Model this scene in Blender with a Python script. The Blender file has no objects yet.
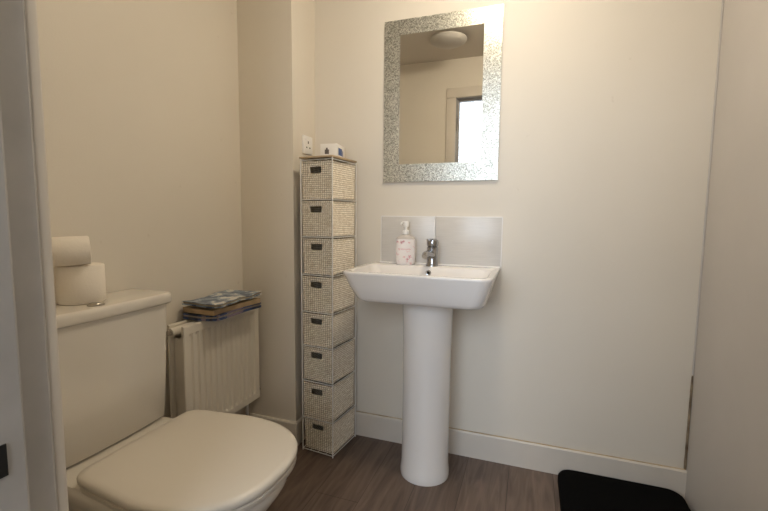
import bpy, bmesh, math, random
from mathutils import Vector, Matrix
random.seed(7)
PI = math.pi
col = bpy.context.scene.collection

# ------------------------------------------------------------------ materials
def mat(name, color, rough=0.6, metal=0.0, spec=0.5, noise=0.0, nscale=8.0, bump=0.0, bscale=60.0, color2=None, coat=0.0):
    m = bpy.data.materials.new(name); m.use_nodes = True
    nt = m.node_tree; b = nt.nodes['Principled BSDF']
    b.inputs['Base Color'].default_value = (*color, 1)
    b.inputs['Roughness'].default_value = rough
    b.inputs['Metallic'].default_value = metal
    b.inputs['Specular IOR Level'].default_value = spec
    b.inputs['Coat Weight'].default_value = coat
    tc = nt.nodes.new('ShaderNodeTexCoord')
    if noise > 0:
        n = nt.nodes.new('ShaderNodeTexNoise'); n.inputs['Scale'].default_value = nscale
        n.inputs['Detail'].default_value = 6
        r = nt.nodes.new('ShaderNodeValToRGB')
        c2 = color2 or tuple(c * (1 - noise) for c in color)
        r.color_ramp.elements[0].position = .3; r.color_ramp.elements[1].position = .7
        r.color_ramp.elements[0].color = (*c2, 1); r.color_ramp.elements[1].color = (*color, 1)
        nt.links.new(tc.outputs['Object'], n.inputs['Vector'])
        nt.links.new(n.outputs['Fac'], r.inputs['Fac'])
        nt.links.new(r.outputs['Color'], b.inputs['Base Color'])
    if bump > 0:
        n2 = nt.nodes.new('ShaderNodeTexNoise'); n2.inputs['Scale'].default_value = bscale
        n2.inputs['Detail'].default_value = 4
        bp = nt.nodes.new('ShaderNodeBump'); bp.inputs['Strength'].default_value = bump
        bp.inputs['Distance'].default_value = .002
        nt.links.new(tc.outputs['Object'], n2.inputs['Vector'])
        nt.links.new(n2.outputs['Fac'], bp.inputs['Height'])
        nt.links.new(bp.outputs['Normal'], b.inputs['Normal'])
    return m

WALL_C = (.755, .705, .62)
def wall_material():
    m = mat('cream_wall_paint', WALL_C, .62, bump=.12, bscale=180)
    nt = m.node_tree; b = nt.nodes['Principled BSDF']
    tc = nt.nodes.new('ShaderNodeTexCoord')
    a = nt.nodes.new('ShaderNodeTexNoise'); a.inputs['Scale'].default_value = 1.7; a.inputs['Detail'].default_value = 5
    r = nt.nodes.new('ShaderNodeValToRGB')
    r.color_ramp.elements[0].position = .3; r.color_ramp.elements[1].position = .7
    r.color_ramp.elements[0].color = (WALL_C[0]*.955, WALL_C[1]*.95, WALL_C[2]*.94, 1)
    r.color_ramp.elements[1].color = (*WALL_C, 1)
    v = nt.nodes.new('ShaderNodeTexNoise'); v.inputs['Scale'].default_value = 22; v.inputs['Detail'].default_value = 2
    r2 = nt.nodes.new('ShaderNodeValToRGB')
    r2.color_ramp.elements[0].position = .16; r2.color_ramp.elements[1].position = .27
    r2.color_ramp.elements[0].color = (.86, .84, .81, 1); r2.color_ramp.elements[1].color = (1, 1, 1, 1)
    mx = nt.nodes.new('ShaderNodeMix'); mx.data_type = 'RGBA'; mx.blend_type = 'MULTIPLY'; mx.inputs[0].default_value = 1
    for n in (a, v): nt.links.new(tc.outputs['Object'], n.inputs['Vector'])
    nt.links.new(a.outputs['Fac'], r.inputs['Fac']); nt.links.new(v.outputs['Fac'], r2.inputs['Fac'])
    nt.links.new(r.outputs['Color'], mx.inputs[6]); nt.links.new(r2.outputs['Color'], mx.inputs[7])
    nt.links.new(mx.outputs[2], b.inputs['Base Color'])
    return m
M_wall = wall_material()
M_ceil = mat('matt_ceiling_paint', (.62, .57, .50), .9, bump=.1, bscale=120)
M_gloss = mat('white_gloss_woodwork', (.70, .68, .66), .35, noise=.05, nscale=9)
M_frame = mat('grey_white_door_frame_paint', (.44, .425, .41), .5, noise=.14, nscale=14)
M_skirt = mat('skirting_paint', (.69, .635, .56), .4, noise=.06, nscale=7)
M_bead = mat('yellowed_sealant', (.62, .50, .34), .6, noise=.45, nscale=14, color2=(.36, .27, .16))
M_mould = mat('brown_stained_corner_sealant', (.38, .30, .20), .85, noise=.7, nscale=16, color2=(.10, .065, .04))
M_cer = mat('white_ceramic', (.83, .80, .77), .13, spec=.5, coat=.3)
M_cer_dim = mat('dimmed_white_ceramic', (.72, .68, .61), .18, spec=.5, coat=.2)  # same white as the basin, the toilet's weaker lamp light put into the colour
M_seat = mat('dimmed_white_plastic', (.70, .65, .57), .34)  # white seat and lid, colour lowered to stand for less lamp light
M_rad = mat('radiator_enamel', (.74, .69, .60), .35)
M_chrome = mat('chrome', (.42, .42, .43), .16, metal=1)
M_dchrome = mat('worn_chrome', (.45, .42, .38), .3, metal=1)
M_white = mat('white_plastic', (.85, .84, .82), .35)
M_wire = mat('white_coated_wire', (.80, .78, .74), .35)
M_paper = mat('white_toilet_tissue', (.84, .78, .69), .95, bump=.35, bscale=150)
M_card = mat('brown_cardboard', (.45, .33, .22), .9, noise=.2, nscale=40)
M_black = mat('black_plastic', (.01, .01, .01), .5)
M_steel = mat('brushed_hinge_steel', (.35, .34, .32), .35, metal=1)
M_tan = mat('tan_board', (.55, .42, .26), .75, noise=.25, nscale=25)
M_grout = mat('white_edge_trim', (.84, .82, .79), .35)
M_dark = mat('dark_hole', (.012, .010, .008), .8)

def floor_material():
    m = mat('brown_wood_laminate', (.1, .07, .05), .42); nt = m.node_tree; b = nt.nodes['Principled BSDF']
    tc = nt.nodes.new('ShaderNodeTexCoord')
    mp = nt.nodes.new('ShaderNodeMapping'); mp.inputs['Rotation'].default_value = (0, 0, PI/2); mp.inputs['Location'].default_value = (.3, .05, 0)
    br = nt.nodes.new('ShaderNodeTexBrick'); br.inputs['Scale'].default_value = 1
    br.inputs['Brick Width'].default_value = 1.25; br.inputs['Row Height'].default_value = .185
    br.inputs['Mortar Size'].default_value = .0012; br.inputs['Mortar Smooth'].default_value = .1
    br.inputs['Color1'].default_value = (.165, .118, .092, 1); br.inputs['Color2'].default_value = (.122, .086, .067, 1)
    br.inputs['Mortar'].default_value = (.05, .033, .024, 1); br.offset = .37
    mp2 = nt.nodes.new('ShaderNodeMapping'); mp2.inputs['Scale'].default_value = (17, 1.7, 1)
    n = nt.nodes.new('ShaderNodeTexNoise'); n.inputs['Scale'].default_value = 1.6; n.inputs['Detail'].default_value = 7; n.inputs['Distortion'].default_value = 1.6
    r = nt.nodes.new('ShaderNodeValToRGB')
    r.color_ramp.elements[0].position = .32; r.color_ramp.elements[1].position = .68
    r.color_ramp.elements[0].color = (.66, .64, .62, 1); r.color_ramp.elements[1].color = (1.28, 1.28, 1.28, 1)
    mx = nt.nodes.new('ShaderNodeMix'); mx.data_type = 'RGBA'; mx.blend_type = 'MULTIPLY'; mx.inputs[0].default_value = 1
    L = nt.links.new
    L(tc.outputs['Object'], mp.inputs['Vector']); L(mp.outputs['Vector'], br.inputs['Vector'])
    L(tc.outputs['Object'], mp2.inputs['Vector']); L(mp2.outputs['Vector'], n.inputs['Vector'])
    L(n.outputs['Fac'], r.inputs['Fac']); L(br.outputs['Color'], mx.inputs[6]); L(r.outputs['Color'], mx.inputs[7])
    L(mx.outputs[2], b.inputs['Base Color'])
    bp = nt.nodes.new('ShaderNodeBump'); bp.inputs['Strength'].default_value = .25; bp.inputs['Distance'].default_value = .001
    L(n.outputs['Fac'], bp.inputs['Height']); L(bp.outputs['Normal'], b.inputs['Normal'])
    return m
M_floor = floor_material()

def tile_material():
    m = mat('pale_grey_tile', (.50, .48, .455), .28); nt = m.node_tree; b = nt.nodes['Principled BSDF']
    tc = nt.nodes.new('ShaderNodeTexCoord')
    mp = nt.nodes.new('ShaderNodeMapping'); mp.inputs['Scale'].default_value = (6, 6, 160)
    n = nt.nodes.new('ShaderNodeTexNoise'); n.inputs['Scale'].default_value = 2; n.inputs['Detail'].default_value = 5
    r = nt.nodes.new('ShaderNodeValToRGB'); r.color_ramp.elements[0].position = .3; r.color_ramp.elements[1].position = .7
    r.color_ramp.elements[0].color = (.60, .575, .54, 1); r.color_ramp.elements[1].color = (.66, .635, .60, 1)
    L = nt.links.new
    L(tc.outputs['Object'], mp.inputs['Vector']); L(mp.outputs['Vector'], n.inputs['Vector']); L(n.outputs['Fac'], r.inputs['Fac']); L(r.outputs['Color'], b.inputs['Base Color'])
    return m
M_tile = tile_material()

def glitter_material():
    m = mat('silver_crackle_glass', (.6, .59, .54), .34, metal=.85); nt = m.node_tree; b = nt.nodes['Principled BSDF']
    tc = nt.nodes.new('ShaderNodeTexCoord')
    v = nt.nodes.new('ShaderNodeTexVoronoi'); v.inputs['Scale'].default_value = 270
    r = nt.nodes.new('ShaderNodeValToRGB')
    e = r.color_ramp.elements
    e[0].position = .1; e[0].color = (.27, .265, .225, 1); e[1].position = .95; e[1].color = (.74, .73, .65, 1)
    L = nt.links.new
    bp = nt.nodes.new('ShaderNodeBump'); bp.inputs['Strength'].default_value = .7; bp.inputs['Distance'].default_value = .0014
    sep = nt.nodes.new('ShaderNodeSeparateColor')
    L(tc.outputs['Object'], v.inputs['Vector']); L(v.outputs['Color'], sep.inputs['Color'])
    L(sep.outputs['Red'], r.inputs['Fac']); L(r.outputs['Color'], b.inputs['Base Color'])
    L(sep.outputs['Green'], bp.inputs['Height']); L(bp.outputs['Normal'], b.inputs['Normal'])
    return m
M_glit = glitter_material()
M_mirror = mat('mirror_silver', (.86, .86, .84), .015, metal=1)

def wicker_material():
    m = mat('pale_wicker', (.66, .57, .43), .75); nt = m.node_tree; b = nt.nodes['Principled BSDF']
    tc = nt.nodes.new('ShaderNodeTexCoord')
    L = nt.links.new
    sp = nt.nodes.new('ShaderNodeSeparateXYZ'); ad = nt.nodes.new('ShaderNodeMath'); ad.operation = 'ADD'; cb = nt.nodes.new('ShaderNodeCombineXYZ')
    L(tc.outputs['Object'], sp.inputs[0]); L(sp.outputs['X'], ad.inputs[0]); L(sp.outputs['Y'], ad.inputs[1]); L(ad.outputs[0], cb.inputs['X']); L(sp.outputs['Z'], cb.inputs['Y'])
    n = nt.nodes.new('ShaderNodeTexNoise'); n.inputs['Scale'].default_value = 55; n.inputs['Detail'].default_value = 3
    wob = nt.nodes.new('ShaderNodeMixRGB'); wob.blend_type = 'ADD'; wob.inputs[0].default_value = .0035
    L(tc.outputs['Object'], n.inputs['Vector']); L(cb.outputs[0], wob.inputs[1]); L(n.outputs['Color'], wob.inputs[2])
    br = nt.nodes.new('ShaderNodeTexBrick'); br.inputs['Scale'].default_value = 1; br.offset = .12
    br.inputs['Brick Width'].default_value = .0115; br.inputs['Row Height'].default_value = .0085
    br.inputs['Mortar Size'].default_value = .0012; br.inputs['Mortar Smooth'].default_value = .5; br.inputs['Bias'].default_value = -.3
    br.inputs['Color1'].default_value = (.95, .89, .76, 1); br.inputs['Color2'].default_value = (.72, .63, .48, 1); br.inputs['Mortar'].default_value = (.30, .22, .14, 1)
    L(wob.outputs[0], br.inputs['Vector']); L(br.outputs['Color'], b.inputs['Base Color'])
    return m
M_wick = wicker_material()

def cover_material(name, c1, c2, c3, scale):
    m = mat(name, c1, .3); nt = m.node_tree; b = nt.nodes['Principled BSDF']
    tc = nt.nodes.new('ShaderNodeTexCoord')
    n = nt.nodes.new('ShaderNodeTexNoise'); n.inputs['Scale'].default_value = scale; n.inputs['Detail'].default_value = 3
    r = nt.nodes.new('ShaderNodeValToRGB'); r.color_ramp.interpolation = 'CONSTANT'
    e = r.color_ramp.elements
    e[0].position = 0; e[0].color = (*c1, 1); e[1].position = .56; e[1].color = (*c3, 1)
    x = e.new(.46); x.color = (*c2, 1)
    L = nt.links.new
    L(tc.outputs['Object'], n.inputs['Vector']); L(n.outputs['Fac'], r.inputs['Fac']); L(r.outputs['Color'], b.inputs['Base Color'])
    return m
M_mag1 = cover_material('blue_white_printed_cover', (.05, .09, .17), (.24, .31, .40), (.72, .70, .64), 20)
M_mag2 = cover_material('dark_blue_printed_cover', (.015, .025, .07), (.03, .06, .17), (.25, .20, .26), 14)
M_kraft = mat('kraft_paper', (.47, .34, .20), .8, noise=.3, nscale=22)
M_pages = mat('page_edges', (.42, .36, .28), .9, noise=.2, nscale=90)

# ------------------------------------------------------------------ helpers
def new_bm(): return bmesh.new()
def box(bm, x0, x1, y0, y1, z0, z1, bev=0.0, seg=2):
    r = bmesh.ops.create_cube(bm, size=1)
    vs = r['verts']
    for v in vs:
        v.co = Vector((x0 + (v.co.x + .5) * (x1 - x0), y0 + (v.co.y + .5) * (y1 - y0), z0 + (v.co.z + .5) * (z1 - z0)))
    if bev > 0:
        es = list({e for v in vs for e in v.link_edges})
        bmesh.ops.bevel(bm, geom=es, offset=bev, segments=seg, affect='EDGES', profile=.5)
    return vs
def loft(bm, rings, cap0=True, cap1=True, closed=True):
    R = [[bm.verts.new(p) for p in ring] for ring in rings]
    n = len(R[0])
    for a, b in zip(R, R[1:]):
        for i in range(n if closed else n - 1):
            j = (i + 1) % n
            bm.faces.new((a[i], a[j], b[j], b[i]))
    if cap0: bm.faces.new(list(reversed(R[0])))
    if cap1: bm.faces.new(R[-1])
    return R
def rrect(x0, x1, y0, y1, z, r=(.02,)*4, n=8):
    # corners in order: (x1,y1) (x0,y1) (x0,y0) (x1,y0)
    if not hasattr(r, '__len__'): r = (r,) * 4
    pts = []
    for (cx, cy, a0, rr) in ((x1, y1, 0, r[0]), (x0, y1, PI/2, r[1]), (x0, y0, PI, r[2]), (x1, y0, 1.5*PI, r[3])):
        ox = cx - rr if cx == x1 else cx + rr
        oy = cy - rr if cy == y1 else cy + rr
        for k in range(n + 1):
            a = a0 + k / n * PI / 2
            pts.append(Vector((ox + rr * math.cos(a), oy + rr * math.sin(a), z)))
    return pts
def circ(cx, cy, z, r, n=32, ry=None):
    ry = ry or r
    return [Vector((cx + r * math.cos(2*PI*k/n), cy + ry * math.sin(2*PI*k/n), z)) for k in range(n)]
def lathe(bm, prof, n=32, c=(0, 0), cap0=True, cap1=True, sy=1.0):
    return loft(bm, [circ(c[0], c[1], z, r, n, r * sy) for r, z in prof], cap0, cap1)
def tube(bm, pts, r, n=8, cap=True):
    pts = [Vector(p) for p in pts]
    rings = []; up = None
    for i, p in enumerate(pts):
        t = (pts[min(i+1, len(pts)-1)] - pts[max(i-1, 0)]).normalized()
        if up is None:
            up = Vector((0, 0, 1)) if abs(t.z) < .9 else Vector((1, 0, 0))
        u = (up - t * up.dot(t)).normalized(); v = t.cross(u); up = u
        rr = r[i] if hasattr(r, '__len__') else r
        rings.append([p + (u * math.cos(2*PI*k/n) + v * math.sin(2*PI*k/n)) * rr for k in range(n)])
    loft(bm, rings, cap, cap)
def obj(name, bm, m, parent=None, smooth=35, loc=None):
    bmesh.ops.recalc_face_normals(bm, faces=bm.faces)
    me = bpy.data.meshes.new(name); bm.to_mesh(me); bm.free()
    if smooth:
        for p in me.polygons: p.use_smooth = True
        me.set_sharp_from_angle(angle=math.radians(smooth))
    me.materials.append(m)
    o = bpy.data.objects.new(name, me); col.objects.link(o)
    if parent: o.parent = parent
    if loc: o.location = loc
    return o
def tag(o, label, cat, group=None):
    o['label'] = label; o['category'] = cat
    if group: o['group'] = group
    return o
def thing(name, label, cat, loc=(0, 0, 0), rz=0, group=None):
    o = bpy.data.objects.new(name, None); o.empty_display_size = .05; col.objects.link(o)
    o.location = loc; o.rotation_euler = (0, 0, rz)
    return tag(o, label, cat, group)
def struct(name, bm, m, parent=None, smooth=0):
    o = obj(name, bm, m, parent, smooth)
    if not parent: o['kind'] = 'structure'
    return o
def bbox_obj(name, m, dims, parent=None, bev=0, **k):
    bm = new_bm(); box(bm, *dims, bev=bev); return obj(name, bm, m, parent, **k)

# ------------------------------------------------------------------ measurements
XL, XR = -1.351, .632          # left and right walls
YD, YH = -1.555, -1.675        # room face and hall face of the door wall
HZ = 2.40                      # ceiling
BX, BY = -1.055, -.212         # boxed-in corner
DX0, DX1, DH = -.605, .192, 2.09
HYB = -4.0                    # far wall of the hall

# ------------------------------------------------------------------ setting
def sbox(name, m, *d, parent=None):
    bm = new_bm(); box(bm, *d); return struct(name, bm, m, parent)
sbox('floor', M_floor, -3.2, 2.2, HYB-.1, .1, -.06, 0)
HH = 3.05
sbox('ceiling', M_ceil, XL-.1, XR+.1, YD, .1, HZ, HZ+.08)
sbox('ceiling_hall', M_ceil, -3.2, 2.2, HYB-.1, YD, HH, HH+.08)
sbox('wall_back', M_wall, XL-.1, XR+.1, 0, .1, 0, HZ)
sbox('wall_left', M_wall, XL-.1, XL, YD, 0, 0, HZ)
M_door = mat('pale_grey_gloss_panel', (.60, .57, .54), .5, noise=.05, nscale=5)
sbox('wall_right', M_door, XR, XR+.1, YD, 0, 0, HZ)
sbox('wall_boxing', M_wall, XL, BX, BY, 0, 0, HZ)
bm = new_bm()                                                   # door wall with its opening
box(bm, -3.2, DX0-.03, YH, YD, 0, HH); box(bm, DX1+.03, 2.2, YH, YD, 0, HH); box(bm, DX0-.03, DX1+.03, YH, YD, DH+.03, HH)
struct('wall_front', bm, M_wall)
# hall
WX0, WX1, WZ0, WZ1 = -1.35, .65, 1.0, 2.95
bm = new_bm()
box(bm, -3.2, WX0, HYB-.1, HYB, 0, HH); box(bm, WX1, 2.2, HYB-.1, HYB, 0, HH)
box(bm, WX0, WX1, HYB-.1, HYB, 0, WZ0); box(bm, WX0, WX1, HYB-.1, HYB, WZ1, HH)
struct('wall_hall_far', bm, M_wall)
sbox('wall_hall_left', M_wall, -3.2, -3.1, HYB, YH, 0, HH)
sbox('wall_hall_right', M_wall, 2.1, 2.2, HYB, YH, 0, HH)
bm = new_bm()
for x in (WX0+.025, WX1-.025): box(bm, x-.025, x+.025, HYB-.08, HYB-.02, WZ0, WZ1)
for z in (WZ0+.025, WZ1-.025): box(bm, WX0+.05, WX1-.05, HYB-.08, HYB-.02, z-.025, z+.025)
box(bm, -.125, -.075, HYB-.08, HYB-.02, WZ0+.05, WZ1-.05)
win = struct('window_1', bm, M_gloss)
M_glass = bpy.data.materials.new('clear_window_glass'); M_glass.use_nodes = True
nt = M_glass.node_tree; nt.nodes.clear()
o_ = nt.nodes.new('ShaderNodeOutputMaterial'); t_ = nt.nodes.new('ShaderNodeBsdfTransparent'); g_ = nt.nodes.new('ShaderNodeBsdfGlossy')
g_.inputs['Roughness'].default_value = .02; x_ = nt.nodes.new('ShaderNodeMixShader'); x_.inputs[0].default_value = .06
nt.links.new(t_.outputs[0], x_.inputs[1]); nt.links.new(g_.outputs[0], x_.inputs[2]); nt.links.new(x_.outputs[0], o_.inputs[0])
for (a, b) in ((WX0+.05, -.125), (-.075, WX1-.05)):
    bbox_obj('pane', M_glass, (a, b, HYB-.055, HYB-.049, WZ0+.05, WZ1-.05), win, smooth=0)

# skirting boards: flat board with a slightly eased top
def skirt(name, p, q, n, h=.122, t=.015):
    p, q, n = Vector(p), Vector(q), Vector(n)
    bm = new_bm()
    prof = [(0, 0), (t, 0), (t, h-.006), (t-.004, h), (0, h)]
    loft(bm, [[e + n * a + Vector((0, 0, b)) for a, b in prof] for e in (p, q)])
    return struct(name, bm, M_skirt)
skirt('baseboard_back', (BX, 0, 0), (XR, 0, 0), (0, -1, 0))
skirt('baseboard_boxing', (XL, BY, 0), (BX, BY, 0), (0, -1, 0))
skirt('baseboard_left', (XL, YD, 0), (XL, BY-.015, 0), (1, 0, 0))
skirt('baseboard_boxing_side', (BX, BY-.015, 0), (BX, -.015, 0), (1, 0, 0), t=.012)
skirt('baseboard_front', (XL+.015, YD, 0), (DX0-.09, YD, 0), (0, 1, 0))
bm = new_bm(); tube(bm, [(-1.0+.18*k, -.0055, .1225) for k in range(10)] + [(XR-.003, -.0055, .1225)], .0032, 6); struct('trim_1', bm, M_bead)
bm = new_bm()                                                    # mouldy sealant in the corner
pts = []
for k in range(25): 
    z = .52 + k * (HZ-.522)/24; pts.append((XR-.003, -.003, z))
tube(bm, pts, [.0055 if p[2] < .5 else .0035 for p in pts], 6); struct('trim_2', bm, M_door)
bm = new_bm(); tube(bm, [(XR-.0040, -.0040, .125+.03*k) for k in range(14)], [.0050, .0056, .0048, .0054, .0046, .0050, .0044, .0050, .0042, .0044, .0040, .0042, .0038, .003], 6); struct('trim_3', bm, M_mould)

# door lining: jambs with stop, rounded architrave on the room side
M_edge = M_frame
def jamb(x, s):
    bm = new_bm()
    y0, y1 = YH-.002, YD+.002
    # profile in (offset towards the opening, y)
    prof = [(-.03, y1), (-.006, y1), (0, y1-.006), (0, y1-.032), (0, y1-.040), (.0, y1-.041), (.012, y1-.043), (.014, y1-.046), (.014, y0+.03), (.012, y0+.028), (0, y0+.026), (0, y0), (-.03, y0)]
    loft(bm, [[Vector((x + s*a, b, z)) for a, b in prof] for z in (0, DH)])
    return bm
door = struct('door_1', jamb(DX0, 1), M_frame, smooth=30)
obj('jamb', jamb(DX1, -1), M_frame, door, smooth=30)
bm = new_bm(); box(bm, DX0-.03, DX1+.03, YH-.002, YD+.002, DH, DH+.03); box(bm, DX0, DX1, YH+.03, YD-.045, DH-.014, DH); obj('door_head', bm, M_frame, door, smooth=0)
for (ya, yb) in ((YD, YD+.016), (YH-.016, YH)):
    bm = new_bm()
    for (a, b, c, d) in ((DX0-.083, DX0-.004, 0, DH+.004), (DX1+.004, DX1+.083, 0, DH+.004), (DX0-.083, DX1+.083, DH+.004, DH+.083)):
        if ya == YD or True:
            box(bm, a, b, ya, yb, c, d, bev=.004, seg=3)
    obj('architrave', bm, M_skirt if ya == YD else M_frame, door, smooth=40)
def hinge(z, m, y=YD-.022):
    bm = new_bm(); box(bm, DX0-.0005, DX0+.0025, y-.016, y+.016, z-.05, z+.05)
    tube(bm, [(DX0+.004, y+.018, z-.05), (DX0+.004, y+.018, z+.05)], .0065, 10)
    h = obj('hinge', bm, m, door)
    return h
hinge(1.885, M_steel)
h = bbox_obj('strike_plate', M_black, (DX0+.010, DX0+.016, -1.643, -1.618, .812, .852), door, smooth=0); h['label'] = 'black strike plate'

# ------------------------------------------------------------------ splashback tiles
TZ0, TZ1, TX0, TXM, TX1 = .9105, 1.134, -.689, -.420, -.121
for (a, b, lab) in ((TX0, TXM-.001, 'pale grey splashback tile behind the soap bottle, left of the pair'), (TXM+.001, TX1, 'pale grey splashback tile above the basin, right of the tap')):
    t = thing('splashback_tile', lab, 'tile', ((a+b)/2, 0, TZ0), group='splashback tiles')
    w = (b-a)/2
    bbox_obj('tile_face', M_tile, (-w+.001, w-.001, -.008, 0, 0, TZ1-TZ0-.001), t, bev=.001)
    bm = new_bm(); box(bm, -w, w, -.0075, 0, TZ1-TZ0-.001, TZ1-TZ0+.003); box(bm, (-w-.003 if a == TX0 else -w), (-w+.001), -.0075, 0, 0, TZ1-TZ0); box(bm, w-.001, (w+.003 if b == TX1 else w), -.0075, 0, 0, TZ1-TZ0)
    obj('edge_trim', bm, M_grout, t, smooth=0)

# ------------------------------------------------------------------ mirror
MX0, MX1, MZ0, MZ1 = -.680, -.147, 1.298, 2.034
mr = thing('wall_mirror', 'rectangular frameless mirror with silver glitter border on the back wall', 'mirror', ((MX0+MX1)/2, 0, MZ0))
mw = (MX1-MX0)/2; mh = MZ1-MZ0; bw = .077; bt = .068
bbox_obj('backing', M_dchrome, (-mw+.001, mw-.001, -.007, -.001, .001, mh-.001), mr, smooth=0)
bbox_obj('mirror_glass', M_mirror, (-mw+bw, mw-bw, -.0105, -.007, bt+.014, mh-bt), mr, smooth=0)
bm = new_bm()
for d in ((-mw, -mw+bw, 0, mh), (mw-bw, mw, 0, mh), (-mw+bw, mw-bw, 0, bt+.014), (-mw+bw, mw-bw, mh-bt, mh)):
    box(bm, d[0], d[1], -.011, -.007, d[2], d[3])
bd = obj('glitter_border', bm, M_glit, mr, smooth=0); bd['label'] = 'silver glitter border'

# ------------------------------------------------------------------ basin
bcx = -.424
bs = thing('pedestal_basin', 'white ceramic pedestal basin with rounded square front on the back wall', 'basin', (bcx, 0, 0))
def ring(hx, yf, yb, z, r):
    return rrect(-hx, hx, yf, yb, z, (min(r, .012), min(r, .012), r, r), 8)
bm = new_bm()
def ring(hx, yf, yb, z, r, sh=0):
    return [p + Vector((sh, 0, 0)) for p in rrect(-hx, hx, yf, yb, z, (min(r, .012), min(r, .012), r, r), 8)]
outer = [ring(.100, -.285, -.02, .777, .06, .012), ring(.190, -.330, -.002, .780, .05, .009), ring(.244, -.362, -.001, .785, .05, .009), ring(.257, -.371, -.001, .792, .05, .009), ring(.264, -.377, -.001, .802, .05, .009),
         ring(.281, -.389, -.001, .845, .048, .004), ring(.295, -.397, -.001, .882, .048, .001), ring(.3015, -.401, -.001, .897, .048), ring(.3025, -.402, -.001, .904, .048), ring(.3005, -.3995, -.001, .909, .047),
         ring(.294, -.394, -.002, .910, .045)]
def iring(hx, yf, yb, z, r): return rrect(-hx, hx, yf, yb, z, (r*.8, r*.8, r, r), 8)
inner = [iring(.276, -.382, -.105, .9095, .045), iring(.273, -.379, -.108, .906, .045), iring(.266, -.370, -.114, .885, .05), iring(.245, -.350, -.128, .845, .06), iring(.21, -.315, -.155, .815, .07), iring(.12, -.27, -.19, .803, .035), iring(.03, -.25, -.20, .800, .02)]
loft(bm, outer + inner)
obj('bowl', bm, M_cer, bs, smooth=55)
bm = new_bm()
def pr(w, yf, yb, z, n=40):
    pts = []
    for k in range(n):
        a = 2*PI*k/n; x = .019 + (w+.004)*math.cos(a); s = math.sin(a)
        y = (-.197 + (-.197-yf)*s) if s < 0 else (-.197 + (yb+.197)*s)
        if s < 0: y = -.197 + (yf+.197)*(-s)
        pts.append(Vector((x, y, z)))
    return pts
loft(bm, [pr(.103, -.302, -.11, 0), pr(.105, -.304, -.11, .012), pr(.104, -.302, -.10, .03), pr(.1005, -.297, -.10, .06), pr(.099, -.294, -.10, .15), pr(.099, -.292, -.10, .35), pr(.100, -.290, -.10, .55), pr(.103, -.290, -.10, .70), pr(.106, -.292, -.10, .779)])
obj('pedestal', bm, M_cer, bs, smooth=60)
bm = new_bm()                                                    # overflow ring on the back slope of the bowl
for (r0, r1, yy) in ((.004, .0115, 0),):
    rings = []
    for (r, dy) in ((.0115, .004), (.0125, -.002), (.0105, -.005), (.007, -.004), (.006, .002)):
        rings.append([Vector((r*math.cos(2*PI*k/20), -.1155+dy, .884+r*math.sin(2*PI*k/20))) for k in range(20)])
    loft(bm, rings, False, False)
bm_ = new_bm(); tube(bm_, [(-.27, -.010, .9115), (.30, -.010, .9115)], .0036, 8); o = obj('silicone_bead', bm_, M_grout, bs)
obj('overflow_ring', bm, M_chrome, bs)
bm = new_bm(); tube(bm, [(0, -.112, .884), (0, -.1165, .884)], .0068, 16); o = obj('overflow_hole', bm, M_dark, bs)
bm = new_bm(); lathe(bm, [(.021, .8035), (.021, .806), (.017, .808), (.004, .8085)], 24, (0, -.235)); obj('drain', bm, M_chrome, bs)

# ------------------------------------------------------------------ tap
tp = thing('mixer_tap', 'chrome single lever mixer tap on the back ledge of the basin', 'tap', (bcx+.005, -.065, .9095), math.radians(-8))
bm = new_bm(); lathe(bm, [(.029, 0), (.029, .004), (.0265, .008), (.0245, .014), (.0245, .066), (.026, .074), (.026, .086), (.022, .089)], 28); obj('tap_body', bm, M_chrome, tp)
bm = new_bm(); tube(bm, [(0, -.010, .050), (0, -.035, .056), (0, -.062, .060), (0, -.085, .058), (0, -.096, .050)], [.018, .017, .016, .0150, .0135], 16); obj('spout', bm, M_chrome, tp)
bm = new_bm(); lathe(bm, [(.022, .090), (.0265, .094), (.0275, .108), (.025, .119), (.014, .125), (.003, .126)], 28)
box(bm, -.0075, .0075, -.060, -.008, .116, .126, bev=.003); obj('lever', bm, M_chrome, tp)

# ------------------------------------------------------------------ soap bottle
M_flask = mat('soap_bottle_plastic', (.86, .76, .74), .25, noise=.35, nscale=38, color2=(.80, .70, .70))
def bottle_material():
    m = mat('floral_soap_label', (.83, .74, .73), .3); nt = m.node_tree; b = nt.nodes['Principled BSDF']
    tc = nt.nodes.new('ShaderNodeTexCoord')
    n = nt.nodes.new('ShaderNodeTexNoise'); n.inputs['Scale'].default_value = 52; n.inputs['Detail'].default_value = 2
    r = nt.nodes.new('ShaderNodeValToRGB'); e = r.color_ramp.elements
    e[0].position = .60; e[0].color = (.84, .79, .77, 1); e[1].position = .76; e[1].color = (.70, .33, .35, 1)
    nt.links.new(tc.outputs['Object'], n.inputs['Vector']); nt.links.new(n.outputs['Fac'], r.inputs['Fac']); nt.links.new(r.outputs['Color'], b.inputs['Base Color'])
    return m
M_label = bottle_material()
M_clear = mat('clear_grey_shoulder', (.55, .50, .46), .15)
M_script = mat('pink_print', (.62, .22, .26), .5)
sb = thing('soap_dispenser', 'white pump soap bottle with pink floral print on the basin ledge', 'soap bottle', (-.548, -.062, .9095), math.radians(14))
def oval(hx, hy, z, n=36, e=2.6):
    pts = []
    for k in range(n):
        a = 2*PI*k/n; c, s = math.cos(a), math.sin(a)
        pts.append(Vector((hx*abs(c)**(2/e)*(1 if c >= 0 else -1), hy*abs(s)**(2/e)*(1 if s >= 0 else -1), z)))
    return pts
bm = new_bm(); loft(bm, [oval(.033, .019, 0), oval(.040, .023, .003), oval(.0445, .025, .012), oval(.0465, .026, .06), oval(.0455, .0255, .105), oval(.0445, .025, .120)]); obj('bottle_body', bm, M_label, sb, smooth=50)
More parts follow.
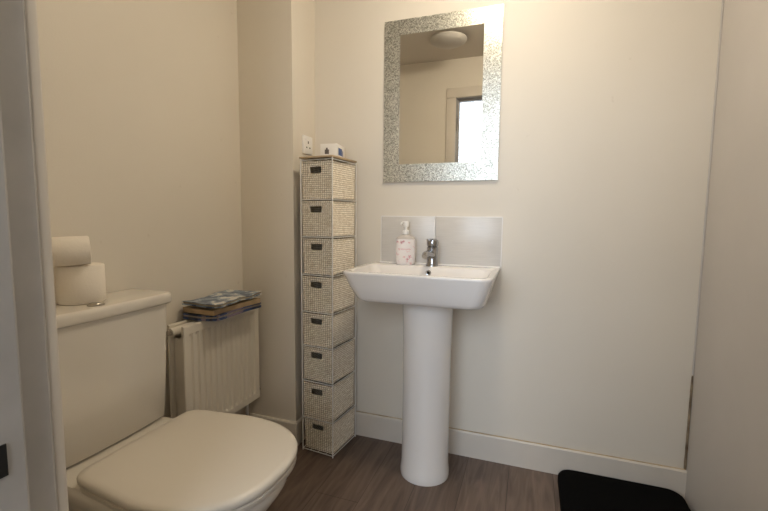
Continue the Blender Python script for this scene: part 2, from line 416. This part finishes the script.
bm = new_bm(); loft(bm, [oval(.0445, .025, .120), oval(.040, .022, .129), oval(.026, .017, .136, e=2.2), oval(.014, .014, .140, e=2), oval(.013, .013, .144, e=2)]); o = obj('bottle_shoulder', bm, M_clear, sb, smooth=50)
bm = new_bm(); lathe(bm, [(.0155, .142), (.0155, .158), (.012, .161), (.0065, .163), (.0065, .176)], 24); obj('pump_collar', bm, M_white, sb)
bm = new_bm(); lathe(bm, [(.010, .175), (.0125, .178), (.0125, .199), (.010, .203)], 24)
tube(bm, [(0, 0, .196), (-.012, -.018, .197), (-.019, -.030, .194), (-.021, -.034, .188)], [.0062, .0052, .0045, .004], 10); obj('pump_head', bm, M_white, sb)
bm = new_bm()                                                    # a line of illegible script and small sprays on the label
def stroke(pts, r=.0007):
    out = []
    for x, z in pts:
        y = -.026*(max(0, 1-(abs(x)/.0465)**2.6))**(1/2.6) - .0003
        out.append((x, y, z))
    tube(bm, out, r, 5)
xs = [-.024 + .0016*k for k in range(31)]
stroke([(x, .074 + .0028*math.sin(k*1.9)) for k, x in enumerate(xs)])
for (cx, cz, rr) in ((-.018, .105, .008), (.020, .040, .009), (.010, .028, .006), (-.008, .110, .005)):
    for q in range(5):
        a = q*1.256+.4
        stroke([(cx+rr*t*math.cos(a+t*.6), cz+rr*t*math.sin(a+t*.6)) for t in (.1, .4, .7, 1)], .0012)
obj('label_print', bm, M_script, sb)

# ------------------------------------------------------------------ basket tower
TX, TXr, TYf, TYb = -1.0045, -.8345, -.247, -.031
TROT = math.radians(-5.8)
TC = Vector((-.8345, -.247, 0)) + Matrix.Rotation(TROT, 3, 'Z') @ Vector((-.085, .108, 0))
zs = [.012, .172, .354, .526, .690, .864, 1.040, 1.210]
TOP = 1.388
tw = thing('basket_tower_frame', 'tall narrow white wire frame holding eight baskets in the corner', 'storage tower', TC, TROT)
hw, hd = (TXr-TX)/2, (TYb-TYf)/2
for sx in (-1, 1):
    for sy in (-1, 1):
        bm = new_bm(); t = TOP + (.004)
        tube(bm, [(sx*hw, sy*hd, 0), (sx*hw, sy*hd, t)], .0027, 10); obj('post', bm, M_wire, tw)
for z in zs + [TOP]:
    bm = new_bm(); zz = z - .004
    tube(bm, [(-hw, -hd, zz), (hw, -hd, zz)], .0020, 8); tube(bm, [(-hw, hd, zz), (hw, hd, zz)], .0020, 8)
    tube(bm, [(-hw, -hd, zz), (-hw, hd, zz)], .0020, 8); tube(bm, [(hw, -hd, zz), (hw, hd, zz)], .0020, 8)
    for k in (-.5, 0, .5): tube(bm, [(k*hw, -hd, zz-.001), (k*hw, hd, zz-.001)], .0016, 6)
    obj('shelf', bm, M_wire, tw)

def basket_meshes():
    W2, D2, H = .0795, .1045, .150       # half width, half depth, height (top), tapers to the base
    T = .972
    bm = new_bm()
    NZ = 22
    def rect(z, inset, amp, row):
        s = T + (1-T)*z/H
        pts = []
        def side(p, q, n, nrm, off):
            for i in range(n):
                t = i/n; c = p.lerp(q, t)
                d = amp * (1 if (i + off + row) % 2 else -1)
                if i == 0: d = 0
                pts.append((c + nrm*d))
        a, b = W2*s-inset, D2*s-inset
        P = [Vector((-a, -b, z)), Vector((a, -b, z)), Vector((a, b, z)), Vector((-a, b, z))]
        side(P[0], P[1], 24, Vector((0, -1, 0)), 0); side(P[1], P[2], 34, Vector((1, 0, 0)), 0)
        side(P[2], P[3], 24, Vector((0, 1, 0)), 0); side(P[3], P[0], 34, Vector((-1, 0, 0)), 0)
        return pts
    for inset, amp in ((0, .0019), (.005, .0004)):
        rings = [rect(H*k/NZ, inset, amp, k) for k in range(NZ+1)]
        R = [[bm.verts.new(p) for p in r] for r in rings]
        n = len(R[0])
        for k in range(NZ):
            for i in range(n):
                if 6 <= i <= 15 and 15 <= k <= 18: continue           # the hand hole in the front
                j = (i+1) % n
                bm.faces.new((R[k][i], R[k][j], R[k+1][j], R[k+1][i]))
        if inset == 0: outer = R; bm.faces.new(list(reversed(R[0])))
        else: inn = R; bm.faces.new(R[1])
    n = len(outer[0])
    for i in range(n):
        j = (i+1) % n; bm.faces.new((outer[NZ][i], outer[NZ][j], inn[NZ][j], inn[NZ][i]))
    for i in range(6, 16):
        for k in (15, 19): bm.faces.new((outer[k][i], outer[k][i+1], inn[k][i+1], inn[k][i]))
    for k in range(15, 19):
        for i in (6, 16): bm.faces.new((outer[k][i], outer[k+1][i], inn[k+1][i], inn[k][i]))
    # braided rims top and bottom
    rims = []
    for z, s, r in ((H-.002, 1, .0036), (.004, T, .0036)):
        rim = new_bm(); rims.append(rim)
        a, b = W2*s-.001, D2*s-.001
        path = [Vector((-a, -b, z)), Vector((a, -b, z)), Vector((a, b, z)), Vector((-a, b, z)), Vector((-a, -b, z))]
        pp = []
        for p, q in zip(path, path[1:]):
            m = max(2, int((q-p).length/.006))
            for i in range(m): pp.append(p.lerp(q, i/m))
        pp.append(path[0])
        tube(rim, pp, [r*(1.15 if i % 2 else .85) for i in range(len(pp))], 7)
    return bm, rims[0], rims[1]
bmW, bmR, bmB = basket_meshes()
ordinal = ['bottom', 'second lowest', 'third lowest', 'fourth lowest', 'fourth highest', 'third highest', 'second highest', 'top']
desc = ['pale wicker basket on the lowest shelf of the wire tower, just above the floor',
        'pale wicker basket on the second shelf up from the floor in the tower',
        'pale wicker basket on the third shelf up from the floor in the tower',
        'pale wicker basket on the fourth shelf up, level with the underside of the basin',
        'pale wicker basket beside the left end of the basin, fourth from the top',
        'pale wicker basket third from the top of the wire tower',
        'pale wicker basket second from the top of the wire tower',
        'topmost pale wicker basket in the wire tower, under the tan board']
offs = [(.003, .004, 0), (.0, -.002, 1), (-.001, .004, -1), (0, -.002, .6), (.0, .0, -.5), (.0, .003, .8), (0, 0, 0), (-.001, .003, -.6)]
b0 = None
for i, z in enumerate(zs):
    loc = (TC.x + offs[i][0], TC.y - .002 + offs[i][1], z+.0005)
    nxt = (zs + [TOP])[i+1]; sz = (nxt - z - .0125)/.150; ROT = (0, 0, TROT + math.radians(offs[i][2]))
    if b0 is None:
        b0 = thing('wicker_basket', desc[i], 'basket', loc, TROT + math.radians(offs[i][2]), 'wicker baskets in the wire tower')
        b0.scale = (1, 1, sz)
        wv = obj('woven_body', bmW, M_wick, b0, smooth=0); rm = obj('rim', bmR, M_wick, b0); bb_ = obj('base_band', bmB, M_wick, b0)
    else:
        r = b0.copy(); col.objects.link(r); r.location = loc; r.rotation_euler = (0, 0, TROT + math.radians(offs[i][2])); r.scale = (1, 1, sz); r['label'] = desc[i]
        for ch in (wv, rm, bb_):
            c = ch.copy(); col.objects.link(c); c.parent = r
bm = new_bm(); box(bm, -.090, .088, -.113, .109, TOP+.0035, TOP+.0115, bev=.001)
tb = obj('tan_board', bm, M_tan, smooth=30); tb.location = TC; tb.rotation_euler = (0, 0, TROT)
tag(tb, 'thin tan board lying on top of the wire basket tower', 'board')
# small carton on top
M_print = mat('blue_print', (.06, .12, .32), .5); M_printd = mat('dark_grey_print', (.12, .10, .09), .5)
M_carton = mat('white_carton', (.84, .81, .76), .5)
zc = TOP+.0118
ct = thing('small_carton', 'small white carton with a blue mark on top of the basket tower', 'box', (-.888, -.135, zc), math.radians(6))
bbox_obj('carton_body', M_carton, (-.040, .040, -.055, .055, 0, .060), ct, bev=.0012)
bm = new_bm(); box(bm, .0402, .0406, -.034, .014, .012, .044); box(bm, .0402, .0407, .020, .028, .012, .036); o = obj('side_print', bm, M_print, ct, smooth=0)
bm = new_bm()
box(bm, -.018, .002, -.0556, -.0552, .014, .034); box(bm, -.012, -.004, -.0557, -.0552, .034, .042)
obj('front_print', bm, M_printd, ct, smooth=0)

# ------------------------------------------------------------------ socket on the boxing
sk = thing('wall_socket', 'small white electrical socket on the wall above the basket tower', 'socket', (BX, -.085, 1.478))
bm = new_bm(); box(bm, 0, .009, -.043, .043, -.043, .043, bev=.002); fp_ = obj('face_plate', bm, M_white, sk)
bm = new_bm(); box(bm, .009, .0095, -.004, .004, .006, .018); box(bm, .009, .0095, -.020, -.010, -.016, -.010); box(bm, .009, .0095, .010, .020, -.016, -.010); obj('pin_holes', bm, M_dark, fp_, smooth=0)
bm = new_bm(); box(bm, .009, .012, -.030, -.020, .018, .032, bev=.001); obj('rocker_switch', bm, M_white, fp_)

# ------------------------------------------------------------------ radiator
RY0, RY1, RZ0, RZ1 = -.707, -.243, .235, .703
rd = thing('radiator', 'small cream panel radiator on the left wall beside the toilet', 'radiator', (XL, RY0, RZ0))
L_, H_ = RY1-RY0, RZ1-RZ0
XF, XB = .114, .044                    # front faces of the front and back panels, from the wall
def panel(xf, xb):
    bm = new_bm(); n = 13; prof = []
    m = .022; pitch = (L_-2*m)/n
    ys = [0, .004]
    front = [(0, -.004), (.003, 0)]
    for k in range(n):
        y = m + pitch*k
        front += [(y+.003, 0), (y+.008, -.008), (y+pitch-.013, -.008), (y+pitch-.008, 0)]
    front += [(L_-.003, 0), (L_, -.004)]
    def row(z, f): return [Vector((xf + d*f, y, z)) for y, d in front] + [Vector((xb, L_, z)), Vector((xb, 0, z))]
    e = .5
    rows = [row(0, 0), row(.028, 0), row(.040, 1), row(H_-.046, 1), row(H_-.034, 0), row(H_-.004, 0)]
    top = row(H_, 0)
    for v in top: v.x = max(xb, min(v.x, xf-.004))
    loft(bm, rows + [top])
    return bm
obj('front_panel', panel(XF, XF-.012), M_rad, rd, smooth=25)
obj('rear_panel', panel(XB, XB-.012), M_rad, rd, smooth=25)
bm = new_bm()                                                    # convector fins
for k in range(22):
    y = .02 + k*(L_-.04)/21
    box(bm, XB+.0005, XF-.0125, y-.0008, y+.0008, .05, H_-.055)
o = obj('convector_fins', bm, M_rad, rd, smooth=0)
bm = new_bm(); tube(bm, [(XB+.022, -.020, H_-.022), (XB+.022, L_-.01, H_-.022)], .017, 16); obj('header_pipe', bm, M_rad, rd)
bm = new_bm(); tube(bm, [(XF-.02, -.004, .03), (XF-.02, L_, .03)], .012, 12); obj('header_pipe', bm, M_rad, rd)
for yb in (.08, L_-.11):
    bm = new_bm(); box(bm, 0, XB-.012, yb, yb+.03, .1, H_-.06); obj('wall_bracket', bm, M_rad, rd, smooth=0)
bm = new_bm(); tube(bm, [(XB+.022, -.029, H_-.022), (XB+.022, -.0195, H_-.022)], .011, 6); obj('bleed_valve', bm, M_dchrome, rd)
bm = new_bm(); tube(bm, [(XF-.02, L_, .03), (XF-.02, L_+.004, .03), (XF-.02, L_+.012, .026), (XF-.06, L_+.013, .02), (.030, L_+.010, .012), (.028, L_+.008, -.02), (.028, L_+.008, -RZ0)], .0075, 12); obj('supply_pipe', bm, M_white, rd)
bm = new_bm(); tube(bm, [(XF-.02, L_+.0015, .03), (XF-.02, L_+.018, .03)], .011, 8); obj('lockshield_valve', bm, M_dchrome, rd)

# ------------------------------------------------------------------ printed matter on the radiator
def wavy_slab(a, b, th, waves, n=18, m=8, bend=0.0, curl=0.0):
    bm = new_bm()
    G = {}
    for s in (0, 1):
        for i in range(n+1):
            for j in range(m+1):
                u, v = i/n*2-1, j/m*2-1
                z = sum(A*math.sin(fu*u + fv*v + ph) for A, fu, fv, ph in waves) + bend*u*u + curl*max(0, v)**2*(1-.4*u)
                G[s, i, j] = bm.verts.new((v*b, u*a, z + s*th))
    for i in range(n):
        for j in range(m):
            bm.faces.new((G[0, i, j], G[0, i, j+1], G[0, i+1, j+1], G[0, i+1, j])); bm.faces.new((G[1, i, j], G[1, i+1, j], G[1, i+1, j+1], G[1, i, j+1]))
    for i in range(n):
        for j in (0, m): bm.faces.new((G[0, i, j], G[0, i+1, j], G[1, i+1, j], G[1, i, j]))
    for j in range(m):
        for i in (0, n): bm.faces.new((G[0, i, j], G[0, i, j+1], G[1, i, j+1], G[1, i, j]))
    return bm
zt = RZ1
cx_ = XL + .100
m1 = thing('magazine', 'dark blue glossy magazine at the bottom of the pile on the radiator', 'magazine', (cx_, -.465, zt+.0015), math.radians(2), 'reading matter piled on the radiator')
obj('cover', wavy_slab(.146, .088, .010, [(.0015, 3, 1, 0)], curl=.006), M_mag2, m1)
obj('page_block', wavy_slab(.143, .085, .006, [(.0015, 3, 1, 0)], curl=.006), M_pages, m1, loc=(.0, 0, .0105))
obj('upper_cover', wavy_slab(.146, .088, .006, [(.0015, 3, 1, 0)], curl=.006), M_mag2, m1, loc=(0, 0, .017))
m2 = thing('book', 'tan paper-covered book in the middle of the pile on the radiator', 'book', (cx_+.002, -.470, zt+.0305), math.radians(-3), 'reading matter piled on the radiator')
obj('kraft_cover', wavy_slab(.142, .082, .020, [(.0012, 2, 1, .5)]), M_kraft, m2)
m3 = thing('magazine', 'blue and white wavy magazine on top of the pile on the radiator', 'magazine', (cx_+.004, -.465, zt+.0585), math.radians(6), 'reading matter piled on the radiator')
obj('cover', wavy_slab(.156, .090, .004, [(.0032, 4.2, 1.5, 1), (.0015, 9, 2, 0)], bend=.003, curl=.004), M_mag1, m3)
obj('page_block', wavy_slab(.152, .087, .008, [(.0032, 4.2, 1.5, 1), (.0015, 9, 2, 0)], bend=.003, curl=.004), M_pages, m3, loc=(0, 0, .0045))
obj('upper_cover', wavy_slab(.156, .090, .002, [(.0032, 4.2, 1.5, 1), (.0015, 9, 2, 0)], bend=.003, curl=.004), M_mag1, m3, loc=(0, 0, .013))

# ------------------------------------------------------------------ toilet (its front points to +x)
ty = -1.03
tl = thing('toilet', 'white close coupled toilet with closed lid against the left wall', 'toilet', (XL, ty, 0))
def cist(xf, hy, z, bow=.010, r=.018, xb=.004, n=14):
    """outline seen from above, back flat against the wall and a bowed front"""
    pts = [Vector((xb, -hy, z)), Vector((xb + (xf-r-xb)*.5, -hy, z))]
    def bx(y): return xf + bow*(1-(y/hy)**2)
    for k in range(7):
        a = -PI/2 + k/6*PI/2*.92
        pts.append(Vector((xf-r + r*math.cos(a), -hy + r + r*math.sin(a), z)))
    for k in range(1, n):
        y = -(hy-r) + 2*(hy-r)*k/n
        pts.append(Vector((bx(y) - bow*(1-((hy-r)/hy)**2)*1.0 + .0, y, z)))
    for k in range(7):
        a = PI/2*.08 + k/6*PI/2*.92
        pts.append(Vector((xf-r + r*math.cos(a), hy - r + r*math.sin(a), z)))
    pts += [Vector((xb + (xf-r-xb)*.5, hy, z)), Vector((xb, hy, z))]
    return pts
bm = new_bm(); loft(bm, [cist(.150, .188, .420), cist(.158, .193, .428), cist(.165, .200, .60), cist(.172, .205, .825)]); obj('cistern', bm, M_cer_dim, tl, smooth=50)
bm = new_bm(); loft(bm, [cist(.178, .211, .826), cist(.183, .214, .829), cist(.185, .2155, .834), cist(.185, .2155, .850), cist(.184, .215, .858), cist(.180, .212, .862), cist(.172, .206, .863)]); cl_ = obj('cistern_lid', bm, M_cer_dim, tl, smooth=50)
bm = new_bm(); lathe(bm, [(.0225, .8625), (.0225, .8665), (.019, .8685), (.017, .867), (.015, .870), (.005, .8705)], 28, (.150, -.034)); fb_ = obj('flush_button', bm, M_dchrome, cl_); fb_['label'] = 'dull chrome flush button'
def dee(x0, x1, hw, z, r=.05, n=26, e=2.25, xw=None):
    """D shape: straight back with small corners at x0, elliptical front to x1"""
    xm = xw if xw is not None else x0 + (x1-x0)*.46
    pts = []
    for k in range(6):
        a = PI + (k/5)*PI/2
        pts.append(Vector((x0 + r + r*math.cos(a), -hw*.9 + r + r*math.sin(a), z)))
    for k in range(n+1):
        a = -PI/2 + PI*k/n; c, s = math.cos(a), math.sin(a)
        pts.append(Vector((xm + (x1-xm)*abs(c)**(2/e), hw*abs(s)**(2/e)*(1 if s > 0 else -1), z)))
    for k in range(6):
        a = PI/2 + (k/5)*PI/2
        pts.append(Vector((x0 + r + r*math.cos(a), hw*.9 - r + r*math.sin(a), z)))
    return pts
X1 = .756
bm = new_bm()
loft(bm, [dee(.16, .60, .120, 0, .04), dee(.155, .605, .123, .02, .04), dee(.16, .600, .115, .10, .04), dee(.15, .62, .125, .20, .04), dee(.10, .68, .165, .30, .05), dee(.05, .728, .196, .365, .05), dee(.03, .745, .205, .395, .05), dee(.03, .745, .205, .410, .05), dee(.034, .741, .201, .4165, .05)])
obj('pan', bm, M_cer_dim, tl, smooth=50)
E = 2.45
bm = new_bm(); loft(bm, [dee(.270, X1-.006, .222, .4185, .04, e=E), dee(.266, X1-.002, .226, .422, .04, e=E), dee(.266, X1-.002, .226, .434, .04, e=E), dee(.270, X1-.006, .222, .4365, .04, e=E)]); obj('seat', bm, M_seat, tl, smooth=50)
bm = new_bm(); loft(bm, [dee(.266, X1-.003, .226, .4385, .04, e=E), dee(.261, X1, .229, .442, .04, e=E), dee(.260, X1+.001, .230, .454, .04, e=E), dee(.264, X1-.003, .226, .461, .04, e=E), dee(.280, X1-.018, .213, .4645, .04, e=E), dee(.33, X1-.07, .16, .4665, .04), dee(.39, X1-.16, .09, .467, .04)]); obj('lid', bm, M_seat, tl, smooth=60)
for s in (-1, 1):
    bm = new_bm(); lathe(bm, [(.016, .4165), (.016, .436), (.012, .440)], 18, (.248, s*.08)); tube(bm, [(.236, s*.08, .434), (.268, s*.08, .440)], .008, 10); obj('lid_hinge', bm, M_seat, tl)

# ------------------------------------------------------------------ toilet rolls
def roll(label, loc, r, h, rot=(0, 0, 0)):
    t = thing('toilet_roll', label, 'toilet roll', loc, 0, 'toilet rolls on the cistern'); t.rotation_euler = rot
    bm = new_bm(); rc = .021; n = 48
    prof = [(rc, 0), (r-.003, 0), (r, .003), (r*1.003, h*.5), (r, h-.003), (r-.003, h), (rc, h)]
    loft(bm, [circ(0, 0, z, a, n) for a, z in prof], False, False)
    obj('tissue', bm, M_paper, t, smooth=50)
    bm = new_bm(); loft(bm, [circ(0, 0, z, a, n) for a, z in ((rc, 0), (rc, h), (rc-.0015, h), (rc-.0015, 0), (rc, 0))], False, False); obj('cardboard_core', bm, M_card, t)
    return t
roll('upright white toilet roll standing on the cistern lid', (-1.2865, -1.046, .8640), .0625, .114)
rot = Matrix.Rotation(math.radians(-32), 3, 'Z') @ Matrix.Rotation(math.radians(-88), 3, 'X')
roll('white toilet roll lying on its side on top of the upright roll', (-1.290, -1.142, .8635+.115+.0425), .042, .108, rot.to_euler())

# ------------------------------------------------------------------ black mat
M_mat = mat('black_pile', (.003, .003, .003), .98, spec=.08, bump=.9, bscale=350)
bm = new_bm()
def mring(ins, z, jit=0): return [p + Vector((0, 0, random.uniform(-jit, jit))) for p in rrect(.152+ins, .616-ins, -.62+ins, -.017-ins, z, .055, 8)]
loft(bm, [mring(.004, 0), mring(0, .006), mring(-.0, .030), mring(.004, .038), mring(.014, .042), mring(.05, .042)])
tag(obj('bath_mat', bm, M_mat, smooth=60), 'black rounded mat on the floor in the right corner', 'mat')

# ------------------------------------------------------------------ lamps
M_lamp = bpy.data.materials.new('warm_lamp'); M_lamp.use_nodes = True
nt = M_lamp.node_tree; nt.nodes.clear(); o_ = nt.nodes.new('ShaderNodeOutputMaterial'); e_ = nt.nodes.new('ShaderNodeEmission')
e_.inputs['Color'].default_value = (1, .865, .665, 1); e_.inputs['Strength'].default_value = 94; nt.links.new(e_.outputs[0], o_.inputs[0])
LX, LY = -.20, -.66
dl = thing('dome_ceiling_light', 'lit round ceiling light above the basin', 'ceiling light', (LX, LY, HZ))
bm = new_bm(); lathe(bm, [(.105, 0), (.105, -.016), (.098, -.018)], 36); obj('fitting_base', bm, M_white, dl)
bm = new_bm(); lathe(bm, [(.094, -.018), (.094, -.030), (.086, -.052), (.066, -.070), (.036, -.081), (.006, -.084)], 36); obj('glass_dome', bm, M_lamp, dl)
def area(name, loc, rot, size, power, color, sy=None, spread=PI):
    l = bpy.data.lights.new(name, 'AREA'); l.shape = 'RECTANGLE' if sy else 'DISK'; l.size = size
    if sy: l.size_y = sy
    l.energy = power; l.color = color; l.spread = spread
    o = bpy.data.objects.new(name, l); col.objects.link(o); o.location = loc; o.rotation_euler = rot
    return o
# unlit flush ceiling fitting seen in the mirror
M_opal = mat('opal_glass', (.50, .47, .43), .3)
ex = thing('flush_ceiling_light', 'unlit round opal ceiling light near the door, seen in the mirror', 'ceiling light', (-.60, -1.12, HZ))
bm = new_bm(); lathe(bm, [(.085, 0), (.085, -.02), (.08, -.024)], 36); obj('fitting_base', bm, M_dchrome, ex)
bm = new_bm(); lathe(bm, [(.128, -.020), (.130, -.026), (.122, -.038), (.095, -.052), (.055, -.060), (.01, -.063)], 40); obj('glass_bowl', bm, M_opal, ex)

# daylight through the hall window
w = bpy.data.worlds.new('overcast_sky'); bpy.context.scene.world = w; w.use_nodes = True
w.node_tree.nodes['Background'].inputs['Color'].default_value = (.77, .87, 1, 1)
w.node_tree.nodes['Background'].inputs['Strength'].default_value = 8.8
p = area('window_portal', ((WX0+WX1)/2, HYB-.12, (WZ0+WZ1)/2), (PI/2, 0, 0), WX1-WX0, 1, (1, 1, 1), WZ1-WZ0)
p.rotation_euler = (-PI/2, 0, PI)
p.data.cycles.is_portal = True

# ------------------------------------------------------------------ camera
yaw, pitch, rl, f = 0.33895633, 0.09221971, 0.00991764, 415.0
cy, sy = math.cos(yaw), math.sin(yaw)
fw = Vector((-sy*math.cos(pitch), cy*math.cos(pitch), -math.sin(pitch))); rt = Vector((cy, sy, 0)); up = rt.cross(fw)
r2 = rt*math.cos(rl) + up*math.sin(rl); u2 = -rt*math.sin(rl) + up*math.cos(rl)
cam = bpy.data.cameras.new('camera'); cam.sensor_width = 36; cam.lens = f/768*36; cam.clip_start = .02
co = bpy.data.objects.new('camera', cam); col.objects.link(co)
mtx = Matrix((r2, u2, -fw)).transposed().to_4x4(); mtx.translation = Vector((0, -1.918739, 1.13)); co.matrix_world = mtx
sc = bpy.context.scene; sc.camera = co
sc.view_settings.view_transform = 'Standard'; sc.view_settings.look = 'None'; sc.view_settings.gamma = 1; sc.view_settings.use_curve_mapping = False
sc.view_settings.exposure = 0.0
sc.cycles.max_bounces = 10; sc.cycles.diffuse_bounces = 6
